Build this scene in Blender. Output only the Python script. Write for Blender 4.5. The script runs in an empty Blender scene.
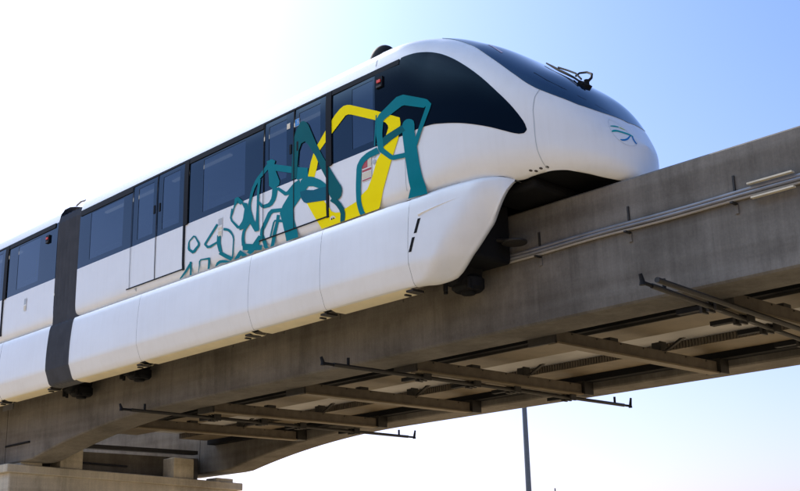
import bpy, bmesh, math, random
from mathutils import Vector, Matrix
random.seed(7)
S = bpy.context.scene
C = S.collection
ZC = 1.6                      # eye height: everything below is laid out with z = 0 at the eye, ground at -1.6
YC = 11.565                   # centre line of the near track
PI = math.pi
rad = math.radians

# ------------------------------------------------------------------ materials
def new_mat(name):
    m = bpy.data.materials.new(name); m.use_nodes = True
    nt = m.node_tree
    return m, nt, nt.nodes, nt.links, nt.nodes['Principled BSDF']

def coords(nt, scale=(1, 1, 1)):
    g = nt.nodes.new('ShaderNodeNewGeometry')
    mp = nt.nodes.new('ShaderNodeMapping'); mp.inputs['Scale'].default_value = scale
    nt.links.new(g.outputs['Position'], mp.inputs['Vector'])
    return mp.outputs['Vector']

def noise(nt, vec, scale, detail=4, rough=.55):
    n = nt.nodes.new('ShaderNodeTexNoise'); n.inputs['Scale'].default_value = scale
    n.inputs['Detail'].default_value = detail; n.inputs['Roughness'].default_value = rough
    nt.links.new(vec, n.inputs['Vector'])
    return n.outputs['Fac']

def ramp(nt, fac, stops):
    r = nt.nodes.new('ShaderNodeValToRGB')
    e = r.color_ramp.elements
    while len(e) < len(stops): e.new(.5)
    for k, (p, c) in enumerate(stops):
        e[k].position = p; e[k].color = (*c, 1) if len(c) == 3 else c
    nt.links.new(fac, r.inputs['Fac'])
    return r.outputs['Color']

def mul(nt, a, b, fac=1.0):
    m = nt.nodes.new('ShaderNodeMix'); m.data_type = 'RGBA'; m.blend_type = 'MULTIPLY'
    m.inputs[0].default_value = fac
    nt.links.new(a, m.inputs[6]); nt.links.new(b, m.inputs[7])
    return m.outputs[2]

def bump(nt, b, h, strength, dist=.02):
    n = nt.nodes.new('ShaderNodeBump'); n.inputs['Strength'].default_value = strength
    n.inputs['Distance'].default_value = dist
    nt.links.new(h, n.inputs['Height']); nt.links.new(n.outputs['Normal'], b.inputs['Normal'])

def plain(name, col, rough=.5, metal=0, coat=0, vary=.12, scale=3.0, spec=.5):
    m, nt, N, L, b = new_mat(name)
    b.inputs['Roughness'].default_value = rough; b.inputs['Metallic'].default_value = metal
    b.inputs['Coat Weight'].default_value = coat; b.inputs['Coat Roughness'].default_value = .08
    b.inputs['Specular IOR Level'].default_value = spec
    f = noise(nt, coords(nt), scale, 5)
    lo = tuple(c * (1 - vary) for c in col); hi = tuple(min(1, c * (1 + vary)) for c in col)
    L.new(ramp(nt, f, [(.3, lo), (.7, hi)]), b.inputs['Base Color'])
    return m

def concrete(name, a, bcol, streak=.35, warm=None):
    m, nt, N, L, b = new_mat(name)
    b.inputs['Roughness'].default_value = .88; b.inputs['Specular IOR Level'].default_value = .25
    big = noise(nt, coords(nt, (.5, .5, .9)), 1.1, 6, .6)
    base = ramp(nt, big, [(.32, a), (.68, bcol)])
    st = noise(nt, coords(nt, (2.6, 2.6, .10)), 2.4, 7, .74)
    base = mul(nt, base, ramp(nt, st, [(.36, (1 - streak,) * 3), (.62, (1.0, 1.0, 1.0))]))
    lay = noise(nt, coords(nt, (.12, .12, 2.4)), 1.6, 3, .5)
    base = mul(nt, base, ramp(nt, lay, [(.38, (.80, .785, .765)), (.56, (1, 1, 1))]))
    stain = noise(nt, coords(nt, (.55, .55, .35)), 1.0, 7, .68)
    base = mul(nt, base, ramp(nt, stain, [(.40, (.70, .69, .68)), (.52, (1, 1, 1)), (.66, (1.10, 1.09, 1.08))]))
    fine = noise(nt, coords(nt), 34, 4, .7)
    base = mul(nt, base, ramp(nt, fine, [(.3, (.88, .88, .88)), (.7, (1.06, 1.05, 1.04))]))
    pit = noise(nt, coords(nt, (3.2, 3.2, .16)), 9.0, 3, .6)
    base = mul(nt, base, ramp(nt, pit, [(.28, (.84, .84, .84)), (.42, (1, 1, 1))]), .7)
    L.new(base, b.inputs['Base Color'])
    bump(nt, b, fine, .25, .01)
    return m

M = {}
def paint():
    m, nt, N, L, b = new_mat('white_paint')
    b.inputs['Roughness'].default_value = .32; b.inputs['Coat Weight'].default_value = .35
    b.inputs['Coat Roughness'].default_value = .12
    f = noise(nt, coords(nt, (.6, .6, 1.2)), 1.4, 6, .6)
    c1 = ramp(nt, f, [(.3, (.79, .785, .775)), (.7, (.84, .84, .835))])
    st = noise(nt, coords(nt, (6, 6, .5)), 2.0, 4, .6)
    L.new(mul(nt, c1, ramp(nt, st, [(.3, (.975, .972, .965)), (.55, (1, 1, 1))])), b.inputs['Base Color'])
    wv = noise(nt, coords(nt), 1.1, 2)
    bump(nt, b, wv, .06, .02)
    return m
M['white'] = paint()
M['beam'] = concrete('beam_concrete', (.170, .154, .133), (.255, .233, .204), .20)
M['pier'] = concrete('pier_concrete', (.58, .52, .41), (.70, .63, .51), .16)
M['steel'] = plain('weathered_steel', (.105, .085, .062), .7, .0, vary=.25, scale=6)
M['deck'] = plain('galvanised_deck', (.165, .128, .078), .6, .1, vary=.15, scale=4)
M['tray'] = plain('pale_tray', (.42, .41, .40), .55, .1, vary=.12, scale=2)
M['dark_steel'] = plain('dark_steel', (.020, .017, .014), .6, .1, vary=.3, scale=8)
M['black'] = plain('black_void', (.008, .008, .009), .8, spec=.2)
M['rubber'] = plain('black_rubber', (.009, .009, .010), .7, vary=.3, scale=5, spec=.2)
M['bellow'] = plain('bellows_rubber', (.075, .078, .088), .6, vary=.18, scale=3)
M['seal'] = plain('black_seal', (.006, .007, .010), .6, spec=.12)
M['gutter'] = plain('black_gutter', (.008, .009, .012), .6, spec=.12)
M['teal'] = plain('teal_film', (.001, .19, .235), .5, vary=.05, spec=.06)
M['teal_mid'] = plain('mid_teal_film', (.001, .11, .17), .5, vary=.05, spec=.08)
M['teal_dark'] = plain('dark_teal_film', (.001, .11, .13), .5, vary=.05, spec=.06)
M['yellow'] = plain('yellow_film', (1.0, .80, .001), .55, vary=.02, spec=.04)
M['blue'] = plain('blue_film', (.015, .20, .50), .5, spec=.1)
M['emblem_teal'] = plain('emblem_teal', (.002, .33, .35), .5, spec=.1)
M['lime'] = plain('lime_film', (.42, .55, .04), .4)
M['ring'] = plain('grey_line', (.42, .45, .47), .4)
M['faint'] = plain('faint_line', (.58, .60, .62), .4)
M['red'] = plain('red_label', (.42, .045, .05), .5)
M['cream'] = plain('cream_label', (.68, .60, .45), .55)
M['paper'] = plain('white_label', (.78, .78, .76), .5)
M['sticker_blue'] = plain('blue_sticker', (.01, .20, .52), .4)
M['pipe'] = plain('conduit_grey', (.20, .20, .215), .5, .3, vary=.2, scale=4)
M['pipe_light'] = plain('conduit_sleeve', (.34, .31, .27), .5, .1, vary=.1)
M['lamp_steel'] = plain('lamp_steel', (.12, .14, .165), .45, .4)
M['ceiling'] = plain('cabin_lining', (.30, .32, .35), .7)
M['floor_in'] = plain('cabin_floor', (.05, .055, .06), .8)
M['skirt_bounce'] = plain('skirt_bounce', (.86, .76, .52), .5, vary=.08)  # warm ground bounce put into the white flange's colour

def glass(name, col, rough=.04, spec=.5, tint=(1, 1, 1), ior=1.5):
    m, nt, N, L, b = new_mat(name)
    f = noise(nt, coords(nt, (.4, .4, .8)), 1.3, 3)
    L.new(ramp(nt, f, [(.3, tuple(c * .85 for c in col)), (.7, tuple(c * 1.15 for c in col))]), b.inputs['Base Color'])
    b.inputs['Roughness'].default_value = rough; b.inputs['Specular IOR Level'].default_value = spec
    b.inputs['IOR'].default_value = ior; b.inputs['Specular Tint'].default_value = (*tint, 1)
    bump(nt, b, noise(nt, coords(nt), .9, 2), .05, .02)
    return m
M['tint'] = glass('tinted_glass', (.002, .008, .016), .05, .5, (.64, .86, 1), 1.62)
M['cab_glass'] = glass('cab_glass', (.002, .005, .011), .04, .12, (.6, .85, 1))
M['screen'] = glass('windscreen_glass', (.002, .009, .022), .03, .5, (.60, .86, 1), 2.6)
M['screen'].node_tree.nodes['Principled BSDF'].inputs['Coat Weight'].default_value = .3

def pane_mat():
    m, nt, N, L, b = new_mat('window_pane')
    out = N['Material Output']
    b.inputs['IOR'].default_value = 2.05; b.inputs['Specular Tint'].default_value = (.68, .85, 1, 1); b.inputs['Base Color'].default_value = (.010, .022, .040, 1); b.inputs['Roughness'].default_value = .05
    t = N.new('ShaderNodeBsdfTransparent'); t.inputs['Color'].default_value = (.42, .50, .60, 1)
    mx = N.new('ShaderNodeMixShader')
    f = noise(nt, coords(nt, (.5, .5, .9)), 1.1, 2)
    r = ramp(nt, f, [(.2, (.82,) * 3), (.8, (.90,) * 3)])
    L.new(r, mx.inputs[0]); L.new(t.outputs[0], mx.inputs[1]); L.new(b.outputs[0], mx.inputs[2])
    L.new(mx.outputs[0], out.inputs['Surface'])
    return m
M['pane'] = pane_mat()

def emit(name, col, st):
    m, nt, N, L, b = new_mat(name)
    b.inputs['Base Color'].default_value = (*col, 1)
    b.inputs['Emission Color'].default_value = (*col, 1); b.inputs['Emission Strength'].default_value = st
    return m
M['led'] = emit('ceiling_led', (.95, .93, .88), .55)
M['red_led'] = emit('red_marker', (.55, .04, .03), .22)

def ground_mat():
    m, nt, N, L, b = new_mat('sandy_ground')
    b.inputs['Roughness'].default_value = .95
    f = noise(nt, coords(nt), .25, 8, .6); g = noise(nt, coords(nt), 6, 6, .7)
    c = ramp(nt, f, [(.3, (.50, .355, .185)), (.7, (.61, .445, .24))])
    L.new(mul(nt, c, ramp(nt, g, [(.3, (.8, .8, .8)), (.7, (1.05, 1.05, 1.05))])), b.inputs['Base Color'])
    bump(nt, b, g, .5, .05)
    return m
M['ground'] = ground_mat()

# ------------------------------------------------------------------ mesh building
class MB:
    """collects shapes in scene coordinates; build() links them as ONE mesh object under its thing"""
    def __init__(s): s.v = []; s.f = []; s.sm = []
    def quad_grid(s, rows, smooth=True, close_r=False, close_c=False):
        n = len(rows); m = len(rows[0]); b = len(s.v)
        for r in rows: s.v += [tuple(p) for p in r]
        for i in range(n if close_r else n - 1):
            for j in range(m if close_c else m - 1):
                i2 = (i + 1) % n; j2 = (j + 1) % m
                s.f.append((b + i * m + j, b + i * m + j2, b + i2 * m + j2, b + i2 * m + j)); s.sm.append(smooth)
        return s
    def poly(s, pts):
        b = len(s.v); s.v += [tuple(p) for p in pts]; s.f.append(tuple(range(b, b + len(pts)))); s.sm.append(False); return s
    def box(s, x0, x1, y0, y1, z0, z1):
        b = len(s.v)
        s.v += [(x0, y0, z0), (x1, y0, z0), (x1, y1, z0), (x0, y1, z0), (x0, y0, z1), (x1, y0, z1), (x1, y1, z1), (x0, y1, z1)]
        for q in ((3, 2, 1, 0), (4, 5, 6, 7), (0, 1, 5, 4), (1, 2, 6, 5), (2, 3, 7, 6), (3, 0, 4, 7)):
            s.f.append(tuple(b + k for k in q)); s.sm.append(False)
        return s
    def hexa(s, p):       # eight corners, bottom loop then top loop
        b = len(s.v); s.v += [tuple(q) for q in p]
        for q in ((3, 2, 1, 0), (4, 5, 6, 7), (0, 1, 5, 4), (1, 2, 6, 5), (2, 3, 7, 6), (3, 0, 4, 7)):
            s.f.append(tuple(b + k for k in q)); s.sm.append(False)
        return s
    def tube(s, pts, r, n=10, caps=True):
        pts = [Vector(p) for p in pts]; rr = r if isinstance(r, (list, tuple)) else [r] * len(pts)
        rows = []; up = None
        for i, p in enumerate(pts):
            d = (pts[min(i + 1, len(pts) - 1)] - pts[max(i - 1, 0)]).normalized()
            if up is None:
                up = Vector((0, 0, 1)) if abs(d.z) < .9 else Vector((1, 0, 0))
            a = d.cross(up).normalized(); c = a.cross(d).normalized(); up = c
            rows.append([p + (a * math.cos(k * 2 * PI / n) + c * math.sin(k * 2 * PI / n)) * rr[i] for k in range(n)])
        s.quad_grid(rows, True, False, True)
        if caps: s.poly(rows[0]); s.poly(rows[-1][::-1])
        return s
    def cyl(s, c, r, h, axis='z', n=28, bev=.0):
        c = Vector(c); ax = {'x': Vector((1, 0, 0)), 'y': Vector((0, 1, 0)), 'z': Vector((0, 0, 1))}[axis]
        if bev: return s.tube([c - ax * h / 2, c - ax * (h / 2 - bev), c + ax * (h / 2 - bev), c + ax * h / 2], [r - bev, r, r, r - bev], n)
        return s.tube([c - ax * h / 2, c + ax * h / 2], r, n)
    def build(s, name, mat, parent=None, bevel=0, sharp=32):
        me = bpy.data.meshes.new(name)
        off = Vector((0, 0, ZC)) if parent is None else Vector((0, 0, 0))
        o0 = Vector((0, 0, 0))
        if parent is not None:
            q = parent
            while q is not None: o0 += q.location; q = q.parent
            off = Vector((0, 0, ZC)) - o0
        loc = Vector((0, 0, 0))
        if parent is None and s.v:      # a thing that is one mesh: origin at its base
            xs = [p[0] for p in s.v]; ys = [p[1] for p in s.v]; zs = [p[2] for p in s.v]
            loc = Vector(((min(xs) + max(xs)) / 2, (min(ys) + max(ys)) / 2, min(zs) + ZC)); off = Vector((0, 0, ZC)) - loc
        me.from_pydata([tuple(Vector(p) + off) for p in s.v], [], s.f)
        bm = bmesh.new(); bm.from_mesh(me)
        bmesh.ops.remove_doubles(bm, verts=bm.verts, dist=1e-5)
        bmesh.ops.recalc_face_normals(bm, faces=bm.faces)
        bm.to_mesh(me); bm.free()
        me.polygons.foreach_set('use_smooth', [True] * len(me.polygons))
        me.set_sharp_from_angle(angle=rad(sharp))
        me.materials.append(mat)
        o = bpy.data.objects.new(name, me); C.objects.link(o); o.location = loc
        if parent is not None: o.parent = parent
        if bevel:
            bv = o.modifiers.new('bevel', 'BEVEL'); bv.width = bevel; bv.segments = 2; bv.limit_method = 'ANGLE'; bv.angle_limit = rad(40)
        return o

def tag(o, label=None, cat=None, group=None, kind=None):
    if label: o['label'] = label
    if cat: o['category'] = cat
    if group: o['group'] = group
    if kind: o['kind'] = kind
    return o
def empty(name, loc, label, cat, group=None):
    o = bpy.data.objects.new(name, None); C.objects.link(o); o.empty_display_size = .3
    o.location = (loc[0], loc[1], loc[2] + ZC); return tag(o, label, cat, group)
def copy_tree(o, parent=None):
    c = o.copy(); C.objects.link(c); c.parent = parent
    for ch in list(o.children): copy_tree(ch, c)
    return c

# ------------------------------------------------------------------ body surface
X0, XT = -10.82, -7.5014
NL = XT - X0
def pchip(x, xs, ys):
    n = len(xs)
    h = [xs[i + 1] - xs[i] for i in range(n - 1)]; d = [(ys[i + 1] - ys[i]) / h[i] for i in range(n - 1)]
    m = [0.0] * n
    for i in range(1, n - 1):
        if d[i - 1] * d[i] > 0:
            w1 = 2 * h[i] + h[i - 1]; w2 = h[i] + 2 * h[i - 1]
            m[i] = (w1 + w2) / (w1 / d[i - 1] + w2 / d[i])
    m[-1] = d[-1]
    i = 0
    while i < n - 2 and x > xs[i + 1]: i += 1
    t = (x - xs[i]) / h[i]
    return (1 + 2 * t) * (1 - t) ** 2 * ys[i] + t * (1 - t) ** 2 * h[i] * m[i] + t * t * (3 - 2 * t) * ys[i + 1] + t * t * (t - 1) * h[i] * m[i + 1]
def lin(x, tab):
    if x <= tab[0][0]: return tab[0][1]
    for (a, b), (c, d) in zip(tab, tab[1:]):
        if x <= c: return b + (d - b) * (x - a) / (c - a)
    return tab[-1][1]
def sm(x, tab): 
    x = min(max(x, tab[0][0]), tab[-1][0])
    return pchip(x, [t[0] for t in tab], [t[1] for t in tab])
def section(s):
    s = min(max(s, 0.0), 1.0)
    zt = pchip(s, [0, .12, .25, .45, .65, .82, 1], [7.25, 7.2369, 7.2210, 6.9538, 6.4553, 5.9865, 5.1028])
    w = 1.565 * (1 - s ** 2.4532) ** (1 / 1.8895)
    n = pchip(s, [0, .12, .3, .65, 1], [8, 7.6936, 4.4240, 3.4417, 2.0006])
    zm = pchip(s, [0, .5, 1], [5.7, 5.5555, 4.9816])
    zb = pchip(s, [0, .3, .6, 1], [4.75, 4.75, 4.5993, 4.6177])
    m = pchip(s, [0, .5, 1], [14, 3.9578, 2.45])
    return X0 + s * NL, zt, w, n, zm, zb, m
def body(s, deg):             # (s along the nose, polar angle) -> x, half-width, z
    x, zt, w, n, zm, zb, m = section(s)
    p = rad(deg); e, h = (n, zt - zm) if deg >= 0 else (m, zm - zb)
    c, q = abs(math.cos(p)), abs(math.sin(p))
    r = 1 / (c ** e + q ** e) ** (1 / e)
    y = w * c * r
    return x, (y if deg <= 90 else -y), zm + (1 if deg >= 0 else -1) * h * q * r
def body_pt(s, deg, off=0.0):  # with an outward offset
    def P(a, b):
        if b > 90: x, y, z = body(a, 180 - b); return Vector((x, YC + y, z))
        x, y, z = body(a, b); return Vector((x, YC - y, z))
    p = P(s, deg)
    if not off: return p
    e = 1e-3
    a = P(min(s + e, 1), deg) - P(max(s - e, 0), deg); b = P(s, deg + .05) - P(s, deg - .05)
    n = a.cross(b)
    if n.length < 1e-12: n = Vector((1, 0, 0))
    n.normalize()
    if n.dot(p - Vector((p.x - .6, YC, 5.4))) < 0: n = -n
    return p + n * off
def half(x, z):               # half-width of the body at (x, z)
    xx, zt, w, n, zm, zb, m = section((x - X0) / NL)
    if z >= zm: e, f = n, (z - zm) / (zt - zm)
    else: e, f = m, (zm - z) / (zm - zb)
    f = min(abs(f), .9999)
    return w * (1 - f ** e) ** (1 / e)
def side(x, z, off=0.0, far=False):
    y = half(x, z) + off
    return Vector((x, YC + y if far else YC - y, z))
def patch(mb, x0, x1, z0, z1, off, far=False, nz=8, nx=1):
    mb.quad_grid([[side(x0 + (x1 - x0) * i / nx, z0 + (z1 - z0) * j / nz, off, far) for j in range(nz + 1)] for i in range(nx + 1)])
    return mb
def slab_patch(mb, x0, x1, z0, z1, off, far=False, nz=6, th=.02):
    """a plate on the body side with real edges going back to off - th"""
    patch(mb, x0, x1, z0, z1, off, far, nz)
    for (xa, xb) in ((x0, x0), (x1, x1)):
        mb.quad_grid([[side(xa, z0 + (z1 - z0) * j / nz, off - d, far) for j in range(nz + 1)] for d in (0, th)], False)
    for zz in (z0, z1):
        mb.quad_grid([[side(x, zz, off - d, far) for x in (x0, x1)] for d in (0, th)], False)
    return mb
def frame_panel(mb, x0, x1, z0, z1, hx0, hx1, hz0, hz1, off, far):
    patch(mb, x0, hx0, z0, z1, off, far); patch(mb, hx1, x1, z0, z1, off, far)
    patch(mb, hx0, hx1, z0, hz0, off, far, 2); patch(mb, hx0, hx1, hz1, z1, off, far, 2)
    return mb
# ------------------------------------------------------------------ skirt surface
SKD = [(-10.82, 0), (-10.65, 0), (-10.03, .053), (-9.64, .119), (-9.34, .182), (-9.08, .238), (-8.92, .29), (-8.82, .366), (-8.75, .45)]
SKT = [(-10.82, 4.770), (-10.4, 4.772), (-10.03, 4.787), (-9.64, 4.816), (-9.34, 4.825), (-9.08, 4.821), (-8.925, 4.809), (-8.82, 4.782), (-8.76, 4.752)]
ARCH = [(-10.126, 3.585), (-9.99, 3.587), (-9.939, 3.590), (-9.803, 3.618), (-9.667, 3.681), (-9.519, 3.795), (-9.34, 3.966), (-9.185, 4.146), (-9.04, 4.329), (-8.917, 4.495), (-8.812, 4.667), (-8.774, 4.740)]
PROF = [(4.765, 1.540), (4.750, 1.562), (4.715, 1.582), (4.64, 1.600), (4.5, 1.616), (4.3, 1.632), (4.1, 1.640), (3.95, 1.640), (3.875, 1.637), (3.850, 1.629), (3.77, 1.601), (3.69, 1.574), (3.625, 1.548), (3.597, 1.523), (3.585, 1.495)]
PT = sorted((z, o) for z, o in PROF)
def skirt_half(x, z):
    zt = sm(x, SKT) if x > X0 else 4.77
    zz = z + (4.765 - zt) * max(0, min(1, (z - 4.3) / .45))
    o = lin(min(zz, 4.765), PT)
    return o - (sm(x, SKD) if x > X0 else 0)
def skirt_side(x, z, far): 
    y = skirt_half(x, z); return Vector((x, YC + y if far else YC - y, z))

def skirt_straight(xa, xb, far, parent):
    mb = MB(); rows = []
    nx = 8
    for i in range(nx + 1):
        x = xa + (xb - xa) * i / nx
        sg = 1 if far else -1
        r = [Vector((x, YC + sg * (o - (sm(x, SKD) if x > -10.65 else 0)), z)) for z, o in PROF]
        r = [Vector((x, YC + sg * 1.40, 4.755))] + r
        rows.append(r)
    mb.quad_grid(rows)
    sk = mb.build('skirt_panel', M['white'], parent, sharp=24)
    b = MB()
    sg = 1 if far else -1
    n = max(1, int((xb - xa) / 1.7)); w = (xb - xa) / n
    b.quad_grid([[Vector((x, YC + sg * 1.494, 3.586)), Vector((x, YC + sg * 1.40, 3.560)), Vector((x, YC + sg * 1.22, 3.560)), Vector((x, YC + sg * 1.20, 3.60))] for x in (xa + .06, xb - .10)], False)
    b.build('bottom_flange', M['skirt_bounce'], sk)
    c = MB()
    for k in range(n):
        x = xa + w * (k + .93)
        c.box(x - .08, x + .05, YC + sg * 1.46 if sg < 0 else YC + 1.25, YC - 1.25 if sg < 0 else YC + 1.46, 3.550, 3.580)
        c.box(x - .20, x - .16, YC + sg * 1.38 if sg < 0 else YC + 1.28, YC - 1.28 if sg < 0 else YC + 1.38, 3.540, 3.580)
    c.build('bottom_bracket', M['dark_steel'], sk)
    return sk

def skirt_front(far, parent):
    """the flared front skirt that sweeps up round the wheel arch"""
    arch = [(x, z) for x, z in ARCH]
    xs = [-10.19, -10.126, -10.05] + [-10.0 + i * .04 for i in range(31)] + [-8.785, -8.776]
    def low(x): return sm(x, arch)
    def d_arch(x, z): return min(math.hypot(x - a, z - b) for a, b in DENSE)
    DENSE = [(-10.1 + i * .02, low(-10.1 + i * .02)) for i in range(67)]
    NZ = 26
    rows = []
    for x in xs:
        zl = low(x) if x > -10.126 else 3.585; zt = sm(x, SKT)
        r = []
        for k in range(NZ + 1):
            f = k / NZ; f = f * f * (3 - 2 * f) * .6 + f * .4
            z = zl + (zt - zl) * f
            y = skirt_half(x, z)
            if x > -10.12:
                d = d_arch(x, z); R = .42 * min(1, (x + 10.12) / .5)
                if R > .01 and d < R: y -= .24 * (1 - d / R) ** 2.2 * min(1, (x + 10.12) / .4) * max(.3, min(1, (-8.70 - x) / .40))
            r.append(Vector((x, YC + y if far else YC - y, z)))
        rows.append(r)
    mb = MB(); mb.quad_grid(rows)
    sg = 1 if far else -1
    lip = [[Vector(r[0]) for r in rows], [Vector((r[0].x - .015, r[0].y - sg * .05, r[0].z + .005)) for r in rows], [Vector((r[0].x - .06, r[0].y - sg * .12, r[0].z + .04)) for r in rows]]
    mb.quad_grid(lip)
    top = [[Vector(r[-1]) for r in rows], [Vector((r[-1].x, r[-1].y - sg * .12, r[-1].z - .012)) for r in rows]]
    mb.quad_grid(top)
    sk = mb.build('front_skirt', M['white'], parent, sharp=50)
    v = MB()
    for (xa, za, xb, zb) in ((-10.010, 4.452, -10.070, 4.262), (-10.098, 4.212, -10.158, 4.022)):
        a = []; 
        for (x, z) in ((xa - .024, za), (xa + .024, za), (xb + .024, zb), (xb - .024, zb)):
            p = skirt_side(x, z, far); a.append(p + Vector((0, sg * .003, 0)))
        v.poly(a)
    v.build('air_vent', M['black'], sk)
    # pressed ridge that runs forward from the vents
    r = MB(); rr = []
    for i in range(12):
        t = i / 11; x = -10.02 + .62 * t; z = 4.50 + .115 * t ** .8; h = .022 * (1 - t) ** .7 + .002; o = .020 * (1 - t) + .001
        p = skirt_side(x, z, far)
        rr.append([p + Vector((0, -sg * .004, h)), p + Vector((0, sg * o, 0)), p + Vector((0, -sg * .004, -h * 1.2))])
    r.quad_grid(rr); r.build('vent_ridge', M['white'], sk, sharp=80)
    return sk

# ------------------------------------------------------------------ car parts
ZB0, ZBELT, ZTOP = 4.93, 5.685, 6.83
def glass_window(x0, x1, panes, parent, far, name='window'):
    """dark glazed band with clear panes in it"""
    mb = MB(); cuts = sorted(panes)
    cur = x0
    for (a, b) in cuts:
        patch(mb, cur, a, ZBELT, ZTOP, -.001, far)
        patch(mb, a, b, ZBELT, ZBELT + .10, -.001, far, 2); patch(mb, a, b, 6.70, ZTOP, -.001, far, 2)
        cur = b
    patch(mb, cur, x1, ZBELT, ZTOP, -.001, far)
    w = mb.build(name, M['tint'], parent)
    for (a, b) in cuts:
        p = MB(); patch(p, a, b, ZBELT + .10, 6.70, -.006, far); p.build('pane', M['pane'], w)
    return w
def door_leaf(x0, x1, pane, parent, far, handle_x):
    mb = MB(); slab_patch(mb, x0, x1, ZB0 + .012, ZBELT - .004, .006, far)
    d = mb.build('door_leaf', M['white'], parent)
    g = MB(); a, b = pane
    frame_panel(g, x0, x1, ZBELT - .004, ZTOP - .02, a, b, ZBELT + .09, 6.72, .004, far)
    g.build('glazing', M['tint'], d)
    p = MB(); patch(p, a, b, ZBELT + .09, 6.72, -.002, far); p.build('pane', M['pane'], d)
    h = MB(); slab_patch(h, handle_x - .022, handle_x + .022, 6.12, 6.27, .014, far, 2)
    h.build('handle', M['seal'], d)
    return d
def strip(mb, x0, x1, z0, z1, far, off=.0185, nz=8): patch(mb, x0, x1, z0, z1, off, far, nz)
def doorway(xl, xm, xr, parent, far, pl, pr, post=.12):
    door_leaf(xl + .012, xm - .010, pl, parent, far, xm - .085)
    door_leaf(xm + .010, xr - .004, pr, parent, far, xm + .085)
    s = MB()
    strip(s, xm - .009, xm + .009, ZB0, ZTOP - .02, far); strip(s, xl - .004, xl + .010, ZB0, ZTOP - .02, far)
    strip(s, xl - .10, xr + .02, ZB0 - .016, ZB0 + .006, far, .0182, 1)
    s.build('door_seal', M['seal'], parent)
    p = MB(); slab_patch(p, xr - .004, xr + post, ZBELT - .01, ZTOP - .01, .020, far); slab_patch(p, xr - .004, xr + .045, ZB0 - .02, ZBELT - .012, .019, far)
    p.build('door_post', M['seal'], parent)

def gear(x, parent, drop=3.40, length=.9):
    """one end of a bogie: frames hanging on both sides of the beam with a guide tyre on each"""
    for sg in (-1, 1):
        g = MB()
        y0, y1 = sorted((YC + sg * .50, YC + sg * .98)); h = length / 2
        rows = []
        for y in (y0, y0 + .05, y1 - .05, y1):
            e = .04 if y in (y0, y1) else 0
            rows.append([Vector((x + a * (h - e), y, z)) for a, z in ((-.62, drop + .06 + e), (-.2, drop + e), (.35, drop + .02 + e), (.70, drop + .13 + e), (1.0, drop + .42), (1.05, 4.5), (-1.05, 4.5), (-1.0, drop + .40), (-.85, drop + .18 + e))])
        g.quad_grid(rows, False, False, True); g.poly(rows[0]); g.poly(rows[-1][::-1])
        o = g.build('bogie_frame', M['rubber'], parent, bevel=.02)
        w = MB(); w.cyl((x + .05, YC + sg * .66, drop + .05), .22, .20, 'z', 32, .04)
        t = w.build('guide_tyre', M['rubber'], o)
        q = MB(); q.cyl((x + .05, YC + sg * .66, drop - .065), .10, .05, 'z', 20, .01); q.build('hub', M['rubber'], t)
        for k in range(4):
            bl = MB(); bl.cyl((x + .25 * math.cos(k * 1.9), YC + sg * (.86 + .10 * math.sin(k * 1.7)), drop + .0), .03, .12, 'z', 8)
            bl.build('bolt', M['rubber'], o)

def shell(xa, xb, parent):
    """roof and both lower sides of a car between xa and xb, with end bulkheads"""
    degs = [d for d in [-45.4, -45, -44, -43, -42, -40, -36, -30, -20, -10, -1]]
    lo = [(body(0, d)[1], body(0, d)[2]) for d in degs]
    lo = [p for p in lo if p[1] < ZBELT - .02] + [(half(X0, ZBELT), ZBELT)]
    mb = MB()
    for sg in (-1, 1):
        mb.quad_grid([[Vector((x, YC + sg * 1.15, lo[0][1] + .002))] + [Vector((x, YC + sg * y, z)) for y, z in lo] for x in (xa, xb)])
    mb.build('lower_side', M['white'], parent)
    r = MB(); dz = math.degrees(math.atan2((ZTOP - 5.7) / 1.55, half(X0, ZTOP) / 1.565))
    ds = [dz + (90 - dz) * (i / 16) ** .9 for i in range(17)]
    prof = [(body(0, d)[1], body(0, d)[2]) for d in ds]
    full = [(-y, z) for y, z in prof] + [(y, z) for y, z in prof[-2::-1]]
    r.quad_grid([[Vector((x, YC + y, z)) for y, z in full] for x in (xa, xb)])
    r.build('roof', M['white'], parent)
    for nm, z, mat, hw in (('ceiling', 6.86, 'ceiling', 1.53), ('cabin_floor', 4.97, 'floor_in', 1.535)):
        c = MB(); c.box(xa + .03, xb - .03, YC - hw, YC + hw, z, z + .02); c.build(nm, M[mat], parent)
    for x in (xa + .02, xb - .04):
        b = MB(); b.box(x, x + .02, YC - 1.5, YC + 1.5, 4.80, 6.85); b.build('bulkhead', M['floor_in'], parent)
    for sg in (-1, 1):
        l = MB()
        n = int((xb - xa) / 2.35)
        for k in range(n):
            x = xa + .25 + k * 2.35; l.box(x, x + 1.75, YC + sg * 1.16 - .028, YC + sg * 1.16 + .028, 6.81, 6.84)
        l.build('ceiling_light', M['led'], parent)
    for k in range(int((xb - xa) / 1.9)):
        p = MB(); x = xa + .9 + 1.9 * k; p.tube([(x, YC - .55, 4.99), (x, YC - .55, 6.86)], .018, 8); p.build('grab_pole', M['yellow'], parent)
        for sg in (-1, 1):
            q = MB(); y0, y1 = sorted((YC + sg * 1.05, YC + sg * 1.48))
            q.box(x - .42, x + .42, y0, y1, 5.38, 5.46); y0, y1 = sorted((YC + sg * 1.41, YC + sg * 1.48)); q.box(x - .42, x + .42, y0, y1, 5.46, 5.95)
            q.build('seat', M['ring'], parent, bevel=.02)
    u = MB(); u.box(xa + .05, xb - .05, YC - 1.16, YC + 1.16, 4.50, 4.74); u.build('underframe', M['black'], parent)
    fb = MB()
    for sg in (-1, 1):
        y0, y1 = sorted((YC + sg * 1.08, YC + sg * 1.16)); fb.box(xa + .05, xb - .05, y0, y1, 3.70, 4.50)
    fb.build('equipment_case', M['black'], parent)

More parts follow.
